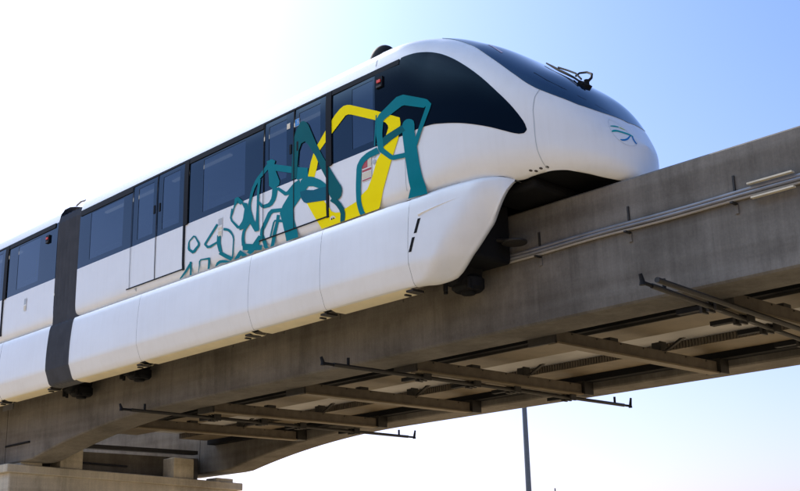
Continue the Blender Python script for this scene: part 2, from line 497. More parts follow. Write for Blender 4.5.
def gutters(spans, parent, far):
    g = MB()
    for (a, b, z0) in spans: slab_patch(g, a, b, z0, ZTOP + .006, .014, far, 2, .03)
    g.build('roof_gutter', M['gutter'], parent)

def marker_light(x, z, parent, far):
    m = MB(); slab_patch(m, x - .065, x + .065, z - .08, z + .08, .03, far, 2, .03)
    o = m.build('marker_light', M['seal'], parent)
    l = MB(); slab_patch(l, x - .035, x + .035, z - .005, z + .035, .045, far, 1, .02); l.build('lens', M['red_led'], o)
    k = MB(); slab_patch(k, x - .05, x + .05, z - .075, z - .045, .038, far, 1, .01); k.build('cap', M['dark_steel'], o)

# ================================================================== LEAD CAR
XR = -19.17
lead = empty('monorail_car', (-13.5, YC, 4.62), 'white streamlined leading monorail car with dark cab window and teal and yellow ribbon graphics', 'train')
shell(XR, X0, lead)
for far in (False, True):
    glass_window(XR + .005, -17.24, [(-18.74, -17.56)], lead, far)
    doorway(-17.23, -16.41, -15.56, lead, far, (-17.04, -16.54), (-16.24, -15.72))
    glass_window(-15.44, -13.38, [(-15.02, -13.86)], lead, far)
    doorway(-13.36, -12.61, -11.86, lead, far, (-13.24, -12.80), (-12.50, -12.00))
    glass_window(-11.74, X0, [(-11.30, -10.86)], lead, far)
    gutters([(XR + .03, -17.25, 6.72), (-17.25, -15.46, 6.80), (-15.46, -13.38, 6.74), (-13.38, -11.74, 6.805), (-11.74, -10.33, 6.755)], lead, far)
    marker_light(-10.70, 6.60, lead, far)
    for (a, b) in ((-19.16, -16.8125), (-16.8075, -13.6375), (-13.6325, -11.9475), (-11.9425, -10.195)): skirt_straight(a, b, far, lead)
    skirt_front(far, lead)

# ---- nose
PE = [(0, -45.5), (.356, -44.4), (.446, -42.4), (.523, -40.7), (.571, -40.7), (.603, -42.9), (.6235, -45.6), (.65, -45.4), (.671, -44.4), (.732, -41.9), (.768, -40.9), (.80, -41.1), (.833, -43.7), (.865, -47.5), (.891, -52.9), (.912, -57.8), (.94, -66), (.97, -77), (1, -90)]
NS, NP = 90, 88
ss = [1 - (1 - i / NS) ** 1.9 for i in range(NS + 1)]
nose = MB(); rows = []
for s in ss:
    e = sm(s, PE); row = []
    for j in range(NP + 1):
        row.append(body_pt(s, e + (180 - 2 * e) * j / NP))
    rows.append(row)
nose.quad_grid(rows)
for k in (0, NP):
    sg = -1 if k == 0 else 1
    nose.quad_grid([[r[k], Vector((r[k].x - .02, r[k].y - sg * min(.04, abs(r[k].y - YC)), r[k].z + .012)), Vector((r[k].x - .03, r[k].y - sg * min(.09, abs(r[k].y - YC)), r[k].z + .05))] for r in rows])
no = nose.build('nose_shell', M['white'], lead, sharp=60)
und = MB()
und.quad_grid([[Vector((r[0].x - .03, r[0].y + min(.07, YC - r[0].y), r[0].z + .045)), Vector((r[-1].x - .03, r[-1].y - min(.07, r[-1].y - YC), r[-1].z + .045))] for r in rows[:-6]], False)
und.build('nose_void_sheet', M['black'], lead)  # black sheet added so the opening under the nose looks dark

# windscreen: wraps over the nose, edges follow the white pillars
PW = [(.255, 58), (.262, 53.2), (.345, 51.6), (.433, 49.1), (.521, 44.6), (.592, 41.4), (.656, 37.9), (.714, 34.3), (.745, 33.4), (.774, 33.6), (.849, 37.3), (.878, 43), (.9004, 51.6), (.916, 65), (.926, 88)]
ws = MB(); rows = []
for i in range(61):
    f = i / 60; s = .255 + (.926 - .255) * (1 - (1 - f) ** 1.5)
    e = sm(s, PW); rows.append([body_pt(s - .03 * math.sin(PI * j / 48) * (1 - f), e + (180 - 2 * e) * j / 48, .006) for j in range(49)])
ws.quad_grid(rows)
def rim(mb, loop_rows, c):
    mb.quad_grid([[p, p + (c - p).normalized() * .03] for p in loop_rows], False)
cc = Vector((-9.2, YC, 5.4))
rim(ws, [r[0] for r in rows], cc); rim(ws, [r[-1] for r in rows], cc); rim(ws, rows[0], cc)
screen = ws.build('windscreen', M['screen'], lead, sharp=45)
# pale headlamp slit laid on the glass near its top corner
hl = MB()
hl.quad_grid([[body_pt(s, d, .010) for d in (w0, w0 + 1.6)] for s, w0 in ((.470, 56), (.50, 54.6), (.53, 53), (.555, 51.9))])
hl.build('headlamp_slit', plain('pale_lens', (.55, .42, .46), .3), screen)
# fine joint line across the screen
jl = MB(); jl.quad_grid([[body_pt(s, d, .009) for d in (w0, w0 + .35)] for s, w0 in ((.70, 47), (.75, 45), (.80, 45.5), (.85, 49), (.89, 58), (.905, 66))])
jl.build('joint_line', M['black'], screen)

CT = [(-10.815, 6.76), (-10.34, 6.76), (-10.30, 6.852), (-10.107, 6.852), (-9.915, 6.822), (-9.717, 6.743), (-9.515, 6.617), (-9.257, 6.404), (-9.032, 6.179), (-8.828, 5.935), (-8.636, 5.680), (-8.54, 5.52), (-8.48, 5.395), (-8.463, 5.325)]
CB = [(-10.815, 5.685), (-10.244, 5.690), (-9.972, 5.706), (-9.803, 5.701), (-9.558, 5.658), (-9.332, 5.601), (-9.115, 5.526), (-8.917, 5.445), (-8.729, 5.353), (-8.60, 5.292), (-8.544, 5.276), (-8.50, 5.276), (-8.463, 5.315)]
for far in (False, True):
    cw = MB(); rows = []
    xs = [-10.815 + (10.815 - 8.56) * i / 44 for i in range(45)] + [-8.53, -8.50, -8.48, -8.468, -8.463]
    for x in xs:
        a, b = (lin(x, CT) if x < -10.25 else sm(x, CT)), sm(x, CB)
        rows.append([side(x, a + (b - a) * j / 20, .005, far) for j in range(21)])
    cw.quad_grid(rows)
    sg = 1 if far else -1
    for k in (0, 20): cw.quad_grid([[r[k], r[k] - Vector((0, sg * .03, 0))] for r in rows], False)
    cw.build('cab_window', M['cab_glass'], lead, sharp=50)
    # seams
    sl = MB()
    rows = []
    SE = [(.7591, 37.2), (.7477, 33.35), (.7381, 25.9), (.7342, 14.55), (.7361, 4.8), (.7365, -7.85), (.738, -22.3), (.744, -34.9), (.752, -40.5)]
    pts = []
    for k in range(len(SE) - 1):
        for i in range(5):
            t = i / 5; pts.append((SE[k][0] * (1 - t) + SE[k + 1][0] * t, SE[k][1] * (1 - t) + SE[k + 1][1] * t))
    if far: pts = [(a, 180 - b) for a, b in pts]
    sl.quad_grid([[body_pt(a - .0012, b, .003), body_pt(a + .0012, b, .003)] for a, b in pts])
    sl.build('nose_seam', M['ring'], no)
    s2 = MB(); patch(s2, -10.256, -10.248, 4.80, 5.68, .003, far); s2.build('panel_seam', M['ring'], lead)
    s3 = MB(); s3.quad_grid([[body_pt(.002, d if not far else 180 - d, .003), body_pt(.0055, d if not far else 180 - d, .003)] for d in [38 + k * 2.2 for k in range(24)]])
    s3.build('roof_seam', M['ring'], lead)
    # two bolts and a small drain under the chin
    ho = MB()
    for s, d in ((.689, -39.5), (.706, -40.3), (.727, -38.4), (.750, -37.6)):
        p = body_pt(s, d if not far else 180 - d, .002); q = body_pt(s + .012, d if not far else 180 - d, .002); r = body_pt(s, (d + 1.5) if not far else 180 - d - 1.5, .002)
        u = (q - p).normalized() * .024; v = (r - p).normalized() * .018
        ho.poly([p + u * math.cos(a * PI / 4) + v * math.sin(a * PI / 4) for a in range(8)])
    ho.build('bolt_hole', plain('hole_brown', (.06, .045, .04), .7), no)

# ---- emblem on the nose: fine ring with an eye drawn in teal, lime and blue strokes
def nose_ribbon(pts, mat, name, parent, off=.004, mirror=False):
    P = [(a, b, w) for a, b, w in pts]
    for _ in range(2):
        Q = [P[0]]
        for a, b in zip(P, P[1:]):
            Q += [tuple(.75 * x + .25 * y for x, y in zip(a, b)), tuple(.25 * x + .75 * y for x, y in zip(a, b))]
        P = Q + [P[-1]]
    mb = MB(); rows = []
    pos = [body_pt(a, b, off) for a, b, w in P]
    for i, (a, b, w) in enumerate(P):
        t = (pos[min(i + 1, len(P) - 1)] - pos[max(i - 1, 0)]).normalized()
        n = (body_pt(a, b, off + .01) - pos[i]).normalized(); c = n.cross(t).normalized() * w / 2
        rows.append([pos[i] - c, pos[i] + c])
    mb.quad_grid(rows); return mb.build(name, mat, parent)
RG = [(.9224, 53.7), (.9284, 44.7), (.9433, 32.1), (.9598, 20), (.9748, 13), (.9860, 15), (.9915, 33), (.9883, 55.7), (.9723, 64), (.9528, 62.5), (.9350, 59.5)]
em = nose_ribbon([(a, b, .005) for a, b in RG + RG[:2]], M['faint'], 'emblem', no)
nose_ribbon([(.9365, 41, .012), (.9390, 44.5, .024), (.9425, 49, .026), (.9465, 54, .020)], M['emblem_teal'], 'emblem_stroke', em)
nose_ribbon([(.9475, 55, .020), (.9520, 58, .016), (.9560, 61, .010)], M['lime'], 'emblem_stroke', em)
nose_ribbon([(.9455, 31, .016), (.9475, 36, .034), (.9520, 42, .030), (.9598, 48, .034), (.9680, 58, .034), (.9750, 64, .030)], M['emblem_teal'], 'emblem_stroke', em)
nose_ribbon([(.9650, 22.5, .014), (.9690, 23.5, .026), (.9735, 30, .026), (.9755, 40, .022), (.9725, 57, .016)], M['blue'], 'emblem_stroke', em)
nose_ribbon([(.9735, 62, .020), (.9790, 56, .026), (.9850, 47, .028), (.9900, 39, .022)], M['blue'], 'emblem_stroke', em)

# ---- wiper on the windscreen
wp = MB(); pv = body_pt(.80, 73, 0)
wp.cyl(body_pt(.795, 75, .05), .035, .09, 'z', 14); wp.hexa([body_pt(a, b, o) for o in (.005, .05) for a, b in ((.782, 70), (.808, 70), (.808, 78), (.782, 78))])
wiper = wp.build('wiper', M['black'], lead)
a1 = MB(); a1.tube([body_pt(.795, 75, .07), body_pt(.788, 79, .13), body_pt(.770, 83, .17), body_pt(.735, 87, .16), body_pt(.70, 89, .11), body_pt(.69, 89, .05)], [.02, .018, .016, .015, .014, .014], 8)
a1.build('wiper_arm', M['black'], wiper)
a2 = MB(); a2.tube([body_pt(.785, 71, .07), body_pt(.74, 76, .09), body_pt(.68, 82, .08), body_pt(.62, 86, .06)], .013, 8); a2.build('wiper_arm', M['black'], wiper)
b1 = MB(); b1.tube([body_pt(s, d, .035) for s, d in ((.80, 70), (.75, 74), (.70, 78), (.65, 82), (.60, 85.5), (.552, 88.5))], [.012, .015, .018, .018, .016, .010], 8); b1.build('wiper_blade', M['black'], wiper)

# ---- roof antenna
an = MB(); rows = []
for k in range(9):
    a = k / 8 * PI / 2; rows.append([Vector((-11.20 + .24 * math.cos(a) * math.cos(t), 10.55 + .20 * math.cos(a) * math.sin(t), 7.19 + .33 * math.sin(a) ** .8)) for t in [q * PI / 12 for q in range(24)]])
an.quad_grid(rows, True, False, True); an.build('roof_antenna', M['rubber'], lead)

# ---- notices and small labels
def label_card(x0, x1, z0, z1, bands, parent, far=False, name='notice'):
    b = MB(); patch(b, x0, x1, z0, z1, .0085, far, 2); o = b.build(name, M['paper'], parent)
    for (fa, fb, ga, gb, mat) in bands:
        q = MB(); patch(q, x0 + (x1 - x0) * fa, x0 + (x1 - x0) * fb, z0 + (z1 - z0) * ga, z0 + (z1 - z0) * gb, .0105, far, 1); q.build('print', M[mat], o)
    return o
for far in (False,):
    label_card(-11.10, -10.90, 5.24, 5.60, [(.04, .60, .52, .97, 'red'), (.64, .97, .52, .97, 'cream'), (.04, .97, .10, .34, 'cream'), (.04, .97, .38, .47, 'red'), (.04, .97, .02, .07, 'red')], lead)
    for zz, cm in ((5.56, 'ring'), (5.47, 'ring')):
        q = MB(); q.poly([side(-10.845 + .035 * math.cos(a * PI / 8), zz + .035 * math.sin(a * PI / 8), .0085, far) for a in range(16)]); q.build('notice', M[cm], lead)
    label_card(-14.56, -14.44, 5.24, 5.56, [(.1, .9, .05, .3, 'cream'), (.1, .9, .36, .5, 'cream'), (.1, .9, .6, .95, 'ring')], lead)
    label_card(-12.79, -12.71, 6.54, 6.63, [(.05, .95, .05, .95, 'cream')], lead)
    k = label_card(-12.59, -12.49, 6.52, 6.64, [(.03, .97, .03, .97, 'sticker_blue')], lead)
    q = MB(); q.quad_grid([[side(-12.545 + .020 * math.sin(t), 6.555 + .06 * t / 3.1 - .0, .0125), side(-12.535 + .020 * math.sin(t), 6.555 + .06 * t / 3.1, .0125)] for t in [i * .3 for i in range(11)]]); q.build('print', M['paper'], k)
    q = MB(); q.poly([side(-11.74 + .062 * math.cos(a * PI / 10), 4.86 + .05 * math.sin(a * PI / 10), .0200) for a in range(20)]); dk = q.build('release_badge', M['paper'], lead)
    q = MB()
    for c0 in (-.022, .022): q.poly([side(-11.74 + c0 + .014 * math.cos(a * PI / 6), 4.86 + .022 * math.sin(a * PI / 6), .0215) for a in range(12)])
    q.build('print', M['seal'], dk)
    q = MB(); q.poly([side(-17.08, 4.90, .006), side(-17.00, 4.90, .006), side(-17.04, 4.84, .006)]); q.build('lift_point_mark', M['ring'], lead)

# ---- livery: ribbons of coloured film on the body side (x, z on the side; left and right edge of each ribbon)
LIV=[('Y',[(-12.284,5.652),(-12.217,5.855),(-12.161,5.962),(-12.075,6.07),(-11.84,6.278),(-11.663,6.423),(-11.549,6.483),(-11.472,6.501),(-11.395,6.492),(-11.33,6.47),(-10.782,6.203),(-10.326,5.96),(-10.313,5.874),(-10.332,5.788),(-10.369,5.654),(-10.506,5.39),(-10.674,5.025),(-10.76,4.798),(-10.783,4.774),(-10.824,4.76),(-11.068,4.749),(-11.964,4.744),(-12.075,4.899),(-12.317,5.252),(-12.28,5.316),(-11.94,5.228),(-11.914,5.17),(-11.804,5.046),(-11.759,4.982),(-11.678,4.942),(-11.572,4.924),(-11.48,4.948),(-11.21,4.993),(-11.126,5.052),(-10.994,5.11),(-10.909,5.226),(-10.791,5.471),(-10.67,5.589),(-10.6,5.777),(-10.549,5.877),(-10.554,5.914),(-10.604,5.977),(-10.802,6.07),(-11.311,6.317),(-11.376,6.34),(-11.43,6.341),(-11.474,6.316),(-11.794,6.121),(-12.021,5.971),(-12.054,5.808),(-12.077,5.727),(-12.137,5.59)]),('T',[(-15.35,5.363),(-15.242,5.408),(-15.22,5.399),(-15.121,5.275),(-15.126,5.246),(-15.25,5.184),(-15.264,5.184),(-15.338,5.225),(-15.354,5.244),(-15.368,5.337),(-15.35,5.363)],[(-15.38,5.381),(-15.258,5.438),(-15.192,5.415),(-15.065,5.27),(-15.065,5.219),(-15.196,5.135),(-15.269,5.131),(-15.393,5.211),(-15.417,5.252),(-15.406,5.35),(-15.38,5.381)]),('T',[(-14.601,5.483),(-14.77,5.355),(-14.94,5.226)],[(-14.546,5.45),(-14.718,5.324),(-14.891,5.197)]),('T',[(-14.945,5.212),(-14.849,5.128),(-14.752,5.114),(-14.553,5.153)],[(-14.911,5.225),(-14.826,5.165),(-14.778,5.159),(-14.58,5.183)]),('T',[(-14.575,5.283),(-14.585,5.174),(-14.578,5.136),(-14.52,4.993)],[(-14.472,5.255),(-14.475,5.15),(-14.47,5.121),(-14.428,4.984)]),('T',[(-14.527,4.96),(-14.388,4.878),(-14.346,4.856),(-14.193,4.779)],[(-14.476,5.001),(-14.336,4.923),(-14.298,4.902),(-14.151,4.824)]),('T',[(-14.408,5.325),(-14.318,5.297),(-14.278,5.279),(-14.249,5.26),(-14.209,5.225),(-14.163,5.175),(-14.141,5.116),(-14.144,5.049),(-14.155,4.964),(-14.184,4.814)],[(-14.401,5.366),(-14.303,5.335),(-14.246,5.308),(-14.204,5.277),(-14.164,5.233),(-14.124,5.174),(-14.108,5.11),(-14.115,5.041),(-14.126,4.956),(-14.146,4.804)]),('T',[(-15.601,4.761),(-15.442,4.858),(-15.273,4.978)],[(-15.644,4.787),(-15.492,4.888),(-15.323,5.007)]),('T',[(-15.345,5.012),(-15.345,4.764)],[(-15.294,5.001),(-15.286,4.751)]),('T',[(-15.084,4.754),(-15.048,4.946),(-15.016,4.963),(-14.787,4.928)],[(-15.104,4.76),(-15.079,4.959),(-15.037,4.987),(-14.797,4.963)]),('T',[(-14.821,4.969),(-14.836,4.754)],[(-14.764,4.955),(-14.772,4.739)]),('T',[(-14.574,4.745),(-14.521,4.794),(-14.48,4.803),(-14.415,4.796),(-14.341,4.78),(-14.222,4.741)],[(-14.632,4.773),(-14.582,4.836),(-14.512,4.853),(-14.421,4.841),(-14.335,4.82),(-14.21,4.779)]),('T',[(-14.034,4.738),(-13.928,4.813),(-13.938,4.813),(-13.823,4.74)],[(-14.111,4.785),(-13.997,4.881),(-13.921,4.879),(-13.771,4.773)]),('T',[(-14.197,5.637),(-14.232,5.49),(-14.201,5.426),(-14.032,5.268),(-13.94,5.236),(-13.808,5.298),(-13.768,5.34),(-13.708,5.481)],[(-14.166,5.627),(-14.187,5.482),(-14.157,5.432),(-13.999,5.302),(-13.977,5.298),(-13.902,5.355),(-13.881,5.389),(-13.847,5.533)]),('T',[(-14.198,5.474),(-14.112,5.625),(-14.08,5.663),(-14.015,5.703),(-14.041,5.699),(-13.95,5.635)],[(-14.228,5.487),(-14.141,5.639),(-14.124,5.683),(-14.108,5.782),(-14.022,5.785),(-13.877,5.676)]),('T',[(-13.936,5.676),(-13.777,5.617),(-13.707,5.45),(-13.556,5.256),(-13.476,5.265),(-13.459,5.096),(-13.567,5.104),(-13.725,5.307),(-13.864,5.22),(-13.969,5.222),(-13.971,5.301),(-13.802,5.39),(-13.85,5.549)]),('T',[(-13.222,6.158),(-13.397,6.044),(-13.461,6.005),(-13.524,5.973),(-13.572,5.932),(-13.647,5.845),(-13.691,5.763),(-13.747,5.606),(-13.748,5.499),(-13.68,5.292)],[(-13.125,6.082),(-13.327,5.989),(-13.398,5.955),(-13.457,5.925),(-13.502,5.89),(-13.582,5.811),(-13.626,5.735),(-13.68,5.584),(-13.675,5.486),(-13.588,5.284)]),('T',[(-13.5,5.942),(-13.517,5.767),(-13.523,5.677),(-13.527,5.539),(-13.532,5.446),(-13.549,5.257)],[(-13.434,5.92),(-13.457,5.748),(-13.466,5.66),(-13.474,5.524),(-13.475,5.43),(-13.469,5.236)]),('T',[(-13.282,6.169),(-13.153,6.169),(-13.066,6.117),(-13.101,6.043),(-13.036,5.915),(-12.957,5.76),(-12.97,5.7),(-13.111,5.669),(-13.218,5.753),(-13.228,5.922),(-13.259,6.079)]),('T',[(-13.137,6.086),(-12.667,5.912),(-12.28,5.781),(-12.28,5.639),(-12.53,5.663),(-12.66,5.806),(-13.068,5.956)]),('T',[(-13.506,5.566),(-13.417,5.46),(-13.333,5.42),(-13.198,5.409),(-13.126,5.424),(-13.061,5.476),(-13.03,5.53),(-12.992,5.664)],[(-13.473,5.575),(-13.374,5.493),(-13.336,5.481),(-13.247,5.48),(-13.209,5.492),(-13.165,5.532),(-13.147,5.576),(-13.132,5.713)]),('T',[(-13.025,5.646),(-12.824,5.492),(-12.722,5.48),(-12.519,5.58)],[(-12.985,5.672),(-12.806,5.549),(-12.773,5.547),(-12.596,5.644)]),('T',[(-12.881,5.314),(-13.158,5.364),(-13.239,5.33),(-13.422,5.108),(-13.435,5.027),(-13.315,4.748)],[(-12.87,5.253),(-13.11,5.293),(-13.157,5.274),(-13.336,5.073),(-13.346,5.012),(-13.22,4.745)]),('T',[(-12.91,5.143),(-13.072,5.174),(-13.111,5.146),(-13.196,4.943)],[(-12.907,5.12),(-13.052,5.147),(-13.078,5.129),(-13.161,4.929)]),('T',[(-13.017,5.242),(-13.037,5.152),(-13.054,5.107),(-13.121,4.967),(-13.143,4.909),(-13.186,4.76)],[(-12.941,5.216),(-12.967,5.126),(-12.984,5.079),(-13.041,4.936),(-13.059,4.88),(-13.096,4.73)]),('T',[(-13.008,5.126),(-12.722,5.041)],[(-13.004,5.157),(-12.718,5.076)]),('T',[(-13.717,5.305),(-13.846,5.229),(-13.888,5.184),(-13.907,5.113),(-13.911,5.061),(-13.902,4.955)],[(-13.674,5.276),(-13.79,5.196),(-13.821,5.156),(-13.834,5.091),(-13.833,5.044),(-13.813,4.938)]),('T',[(-13.888,4.882),(-13.68,4.832),(-13.621,4.819),(-13.397,4.777)],[(-13.886,4.987),(-13.677,4.936),(-13.618,4.92),(-13.395,4.853)]),('T',[(-13.466,5.025),(-13.576,4.954),(-13.611,4.931),(-13.776,4.824)],[(-13.39,4.981),(-13.468,4.888),(-13.503,4.86),(-13.667,4.752)]),('T',[(-14.011,4.864),(-13.826,4.738)],[(-13.955,4.901),(-13.762,4.779)]),('T',[(-12.483,5.657),(-12.618,5.63),(-12.722,5.477),(-12.876,5.349),(-12.945,5.243),(-12.873,5.069),(-12.785,4.739),(-12.502,4.743),(-12.552,4.926),(-12.618,5.118),(-12.631,5.231),(-12.452,5.357),(-12.396,5.439)]),('D',[(-12.385,6.556),(-12.314,6.511),(-12.267,6.455),(-12.1,6.134),(-11.94,5.864),(-11.798,5.661),(-11.597,5.376),(-11.543,5.31),(-11.522,5.261),(-11.521,5.208),(-11.539,5.158),(-11.572,5.128),(-11.615,5.121),(-11.741,5.158),(-11.807,5.253),(-11.838,5.463),(-11.973,5.676),(-12.101,5.911),(-12.267,6.138),(-12.349,6.219),(-12.434,6.211),(-12.496,6.11),(-12.519,5.942),(-12.542,5.696),(-12.669,5.699),(-12.66,5.935),(-12.623,6.313),(-12.571,6.435),(-12.48,6.538),(-12.444,6.562)]),('T',[(-12.45,5.629),(-12.396,5.65),(-12.317,5.649),(-12.234,5.632),(-12.153,5.604),(-11.99,5.515),(-11.894,5.44),(-11.841,5.377),(-11.832,5.343),(-12.04,5.403),(-12.154,5.461),(-12.269,5.492),(-12.324,5.451),(-12.466,5.457)]),('M',[(-12.466,5.457),(-12.324,5.451),(-12.154,5.403),(-12.04,5.4),(-11.841,5.377),(-11.825,5.169),(-12.317,5.245),(-12.373,5.275),(-12.433,5.348)]),('D',[(-11.782,5.142),(-11.676,5.064),(-11.638,5.025),(-11.584,4.953),(-11.568,4.899),(-11.575,4.75)],[(-11.723,5.188),(-11.601,5.105),(-11.545,5.049),(-11.483,4.954),(-11.466,4.878),(-11.483,4.725)]),('T',[(-11.047,4.74),(-11.109,4.902),(-11.12,4.963),(-11.126,5.132),(-11.123,5.212),(-11.102,5.416),(-11.088,5.464),(-11.041,5.51),(-11.017,5.523),(-10.934,5.548),(-10.892,5.553),(-10.726,5.556)],[(-11.153,4.745),(-11.207,4.912),(-11.219,4.982),(-11.225,5.157),(-11.223,5.241),(-11.207,5.453),(-11.191,5.517),(-11.133,5.58),(-11.097,5.602),(-11.003,5.635),(-10.948,5.645),(-10.782,5.66)]),('T',[(-10.283,5.818),(-10.264,5.86),(-10.234,5.884),(-10.195,5.894),(-10.143,5.884),(-10.099,5.862),(-10.068,5.832),(-10.056,5.781),(-10.058,5.681),(-10.027,5.454),(-9.991,5.209),(-9.9,4.747),(-10.236,4.749),(-10.177,4.91),(-10.227,5.276),(-10.274,5.655)]),('D',[(-10.703,5.611),(-10.481,5.682),(-10.223,5.74)],[(-10.793,5.716),(-10.563,5.788),(-10.29,5.836)]),('T',[(-10.605,6.024),(-10.272,6.112),(-10.228,6.108),(-9.916,5.979),(-9.88,5.967),(-9.854,5.982),(-9.853,5.967),(-9.983,5.714),(-10.009,5.663),(-10.084,5.517),(-10.106,5.494),(-10.233,5.433),(-10.264,5.43),(-10.457,5.452),(-10.484,5.465),(-10.634,5.597),(-10.647,5.622),(-10.664,5.801),(-10.663,5.842),(-10.639,6.003),(-10.605,6.024)],[(-10.718,6.131),(-10.372,6.274),(-10.245,6.269),(-9.882,6.101),(-9.823,6.068),(-9.757,5.987),(-9.78,5.93),(-9.92,5.679),(-9.946,5.629),(-10.018,5.477),(-10.046,5.445),(-10.178,5.365),(-10.232,5.357),(-10.458,5.382),(-10.526,5.412),(-10.718,5.57),(-10.755,5.629),(-10.79,5.832),(-10.792,5.883),(-10.776,6.078),(-10.718,6.131)]),('T',[(-10.789,6.142),(-10.836,5.697)],[(-10.772,6.136),(-10.813,5.689)])]
def split(a, b):
    n = max(1, int(max(math.hypot(a[0][0] - b[0][0], a[0][1] - b[0][1]), math.hypot(a[1][0] - b[1][0], a[1][1] - b[1][1])) / .06))
    return [tuple((p[0] + (q[0] - p[0]) * i / n, p[1] + (q[1] - p[1]) * i / n) for p, q in zip(a, b)) for i in range(n)]
def film_side(x, z, off): return Vector((x, YC - half(x, max(z, 4.90)) - off, z))
def film(pts, off, name, mat):
    """a flat outline cut into small faces and laid on the body side"""
    bm = bmesh.new()
    f = bm.faces.new([bm.verts.new((x, z, 0)) for x, z in pts])
    bmesh.ops.triangulate(bm, faces=[f])
    for zc in (4.776, 6.8):
        bmesh.ops.bisect_plane(bm, geom=bm.verts[:] + bm.edges[:] + bm.faces[:], plane_co=(0, zc, 0), plane_no=(0, -1 if zc < 5 else 1, 0), clear_outer=True)
    for _ in range(5):
        e = [q for q in bm.edges if q.calc_length() > .13]
        if not e: break
        bmesh.ops.subdivide_edges(bm, edges=e, cuts=1)
        bmesh.ops.triangulate(bm, faces=bm.faces[:])
    mb = MB()
    bm.verts.ensure_lookup_table()
    mb.v = [tuple(film_side(v.co.x, v.co.y, off)) for v in bm.verts]
    for q in bm.faces: mb.f.append(tuple(v.index for v in q.verts)); mb.sm.append(True)
    bm.free()
    if mb.f: mb.build(name, mat, lead)
FILM = {'T': 'teal', 'D': 'teal_dark', 'M': 'teal_mid', 'Y': 'yellow'}
for k, item in enumerate(LIV):
    off = .0088 + .00016 * k
    if len(item) == 2: film(item[1], off, 'livery_panel', M[FILM[item[0]]]); continue
    col, le, ri = item
    seq = list(zip(le, ri)); out = []
    for a, b in zip(seq, seq[1:]): out += split(a, b)
    out.append(seq[-1])
    mb = MB(); rows = []
    for l, r in out:
        rows.append([film_side(l[0] + (r[0] - l[0]) * j / 4, max(4.776, min(6.80, l[1] + (r[1] - l[1]) * j / 4)), off) for j in range(5)])
    for a, b in zip(rows, rows[1:]):
        if all(abs(p.z - 4.776) < .0005 for p in a + b): continue
        mb.quad_grid([a, b])
    if mb.v: mb.build('livery_ribbon', M[FILM[col]], lead)

# ---- gangway bellows between the two cars
XB0, XB1 = -20.10, -19.12
def bellows(profile, name, waves=7):
    mb = MB(); rows = []
    n = waves * 2
    for i in range(n + 1):
        f = i / n; x = XB0 + (XB1 - XB0) * f; o = (.044 if i % 2 else -.040) - .034
        rows.append([Vector((x + lean * (z - 4.75), YC + sg * max(0, y + o * ny), z + o * nz)) for (sg, y, z, ny, nz, lean) in profile])
    mb.quad_grid(rows, False); return mb.build(name, M['bellow'], lead, sharp=5)
prof = []
for sg in (-1, 1):
    side_p = [(sg, 1.555, 4.74 + 2.06 * k / 10, 1, 0, .0) for k in range(11)] + [(sg, 1.50, 6.95, .7, .7, 0), (sg, 1.30, 7.05, .2, 1, 0), (sg, .6, 7.08, 0, 1, 0), (sg, 0.0, 7.09, 0, 1, 0)]
    prof += side_p if sg < 0 else side_p[-2::-1]
bellows(prof, 'gangway_bellows')
for sg in (-1, 1):
    bellows([(sg, 1.40, 4.72, 1, 0, 0)] + [(sg, o + .01, z, 1, 0, -.0) for z, o in PROF[1:]] + [(sg, 1.25, 3.58, 0, 0, 0)], 'skirt_bellows')
fl = MB(); fl.box(XB0, XB1, YC - 1.2, YC + 1.2, 4.55, 4.70); fl.build('gangway_floor', M['black'], lead)
cap = MB(); cap.tube([(-19.62, YC - 1.42, 7.09), (-19.45, YC - 1.42, 7.13), (-19.26, YC - 1.42, 7.11), (-19.20, YC - 1.40, 7.02)], .018, 8); cap.build('roof_cable', M['pipe_light'], lead)
for x, dz, ln in ((-10.08, 3.66, .56), (-18.35, 3.62, .62)): gear(x, lead, dz, ln)
# load-tyre housing and current shoe that show in the front wheel arch
hs = MB()
for sg in (-1, 1):
    y0, y1 = sorted((YC + sg * .42, YC + sg * 1.20)); hs.box(-10.6, -9.45, y0, y1, 3.9, 4.72)
hs.box(-9.42, -8.6, YC - .9, YC + .9, 4.66, 4.80)
hs.build('bogie_housing', M['black'], lead, bevel=.05)
for sg in (-1, 1):
    sh = MB(); sh.cyl((-9.22, YC + sg * .62, 4.12), .17, .035, 'z', 20, .008); sh.tube([(-9.5, YC + sg * .70, 4.2), (-9.22, YC + sg * .62, 4.14)], .03, 8)
    sh.build('current_shoe', M['dark_steel'], lead)

# ================================================================== SECOND CAR
XA = -31.5
trail = empty('monorail_car', (-26.0, YC, 4.62), 'white trailing monorail car behind the black gangway, cut off at left', 'train')
shell(XA, -20.045, trail)
for far in (False, True):
    glass_window(-22.14, -20.05, [(-21.72, -20.78)], trail, far)
    doorway(-24.0, -23.15, -22.30, trail, far, (-23.86, -23.34), (-22.96, -22.46), .14)
    glass_window(-27.0, -24.02, [(-26.6, -25.5)], trail, far)
    doorway(-28.7, -27.85, -27.02, trail, far, (-28.5, -28.0), (-27.7, -27.2), .02)
    glass_window(XA + .01, -28.72, [(-31.0, -29.4)], trail, far)
    gutters([(XA + .03, -28.72, 6.74), (-28.72, -27.0, 6.80), (-27.0, -24.02, 6.74), (-24.02, -22.16, 6.80), (-22.16, XB0 - .05, 6.74)], trail, far)
    marker_light(-20.42, 6.56, trail, far)
    for (a, b) in ((XA + .01, -27.81), (-27.80, -24.21), (-24.20, -22.11), (-22.10, -20.05)): skirt_straight(a, b, far, trail)
label_card(-21.30, -21.19, 5.26, 5.52, [(.1, .9, .05, .4, 'cream'), (.1, .9, .5, .95, 'ring')], trail)
for x in (-20.5, -29.9): gear(x, trail, 3.57, .60)

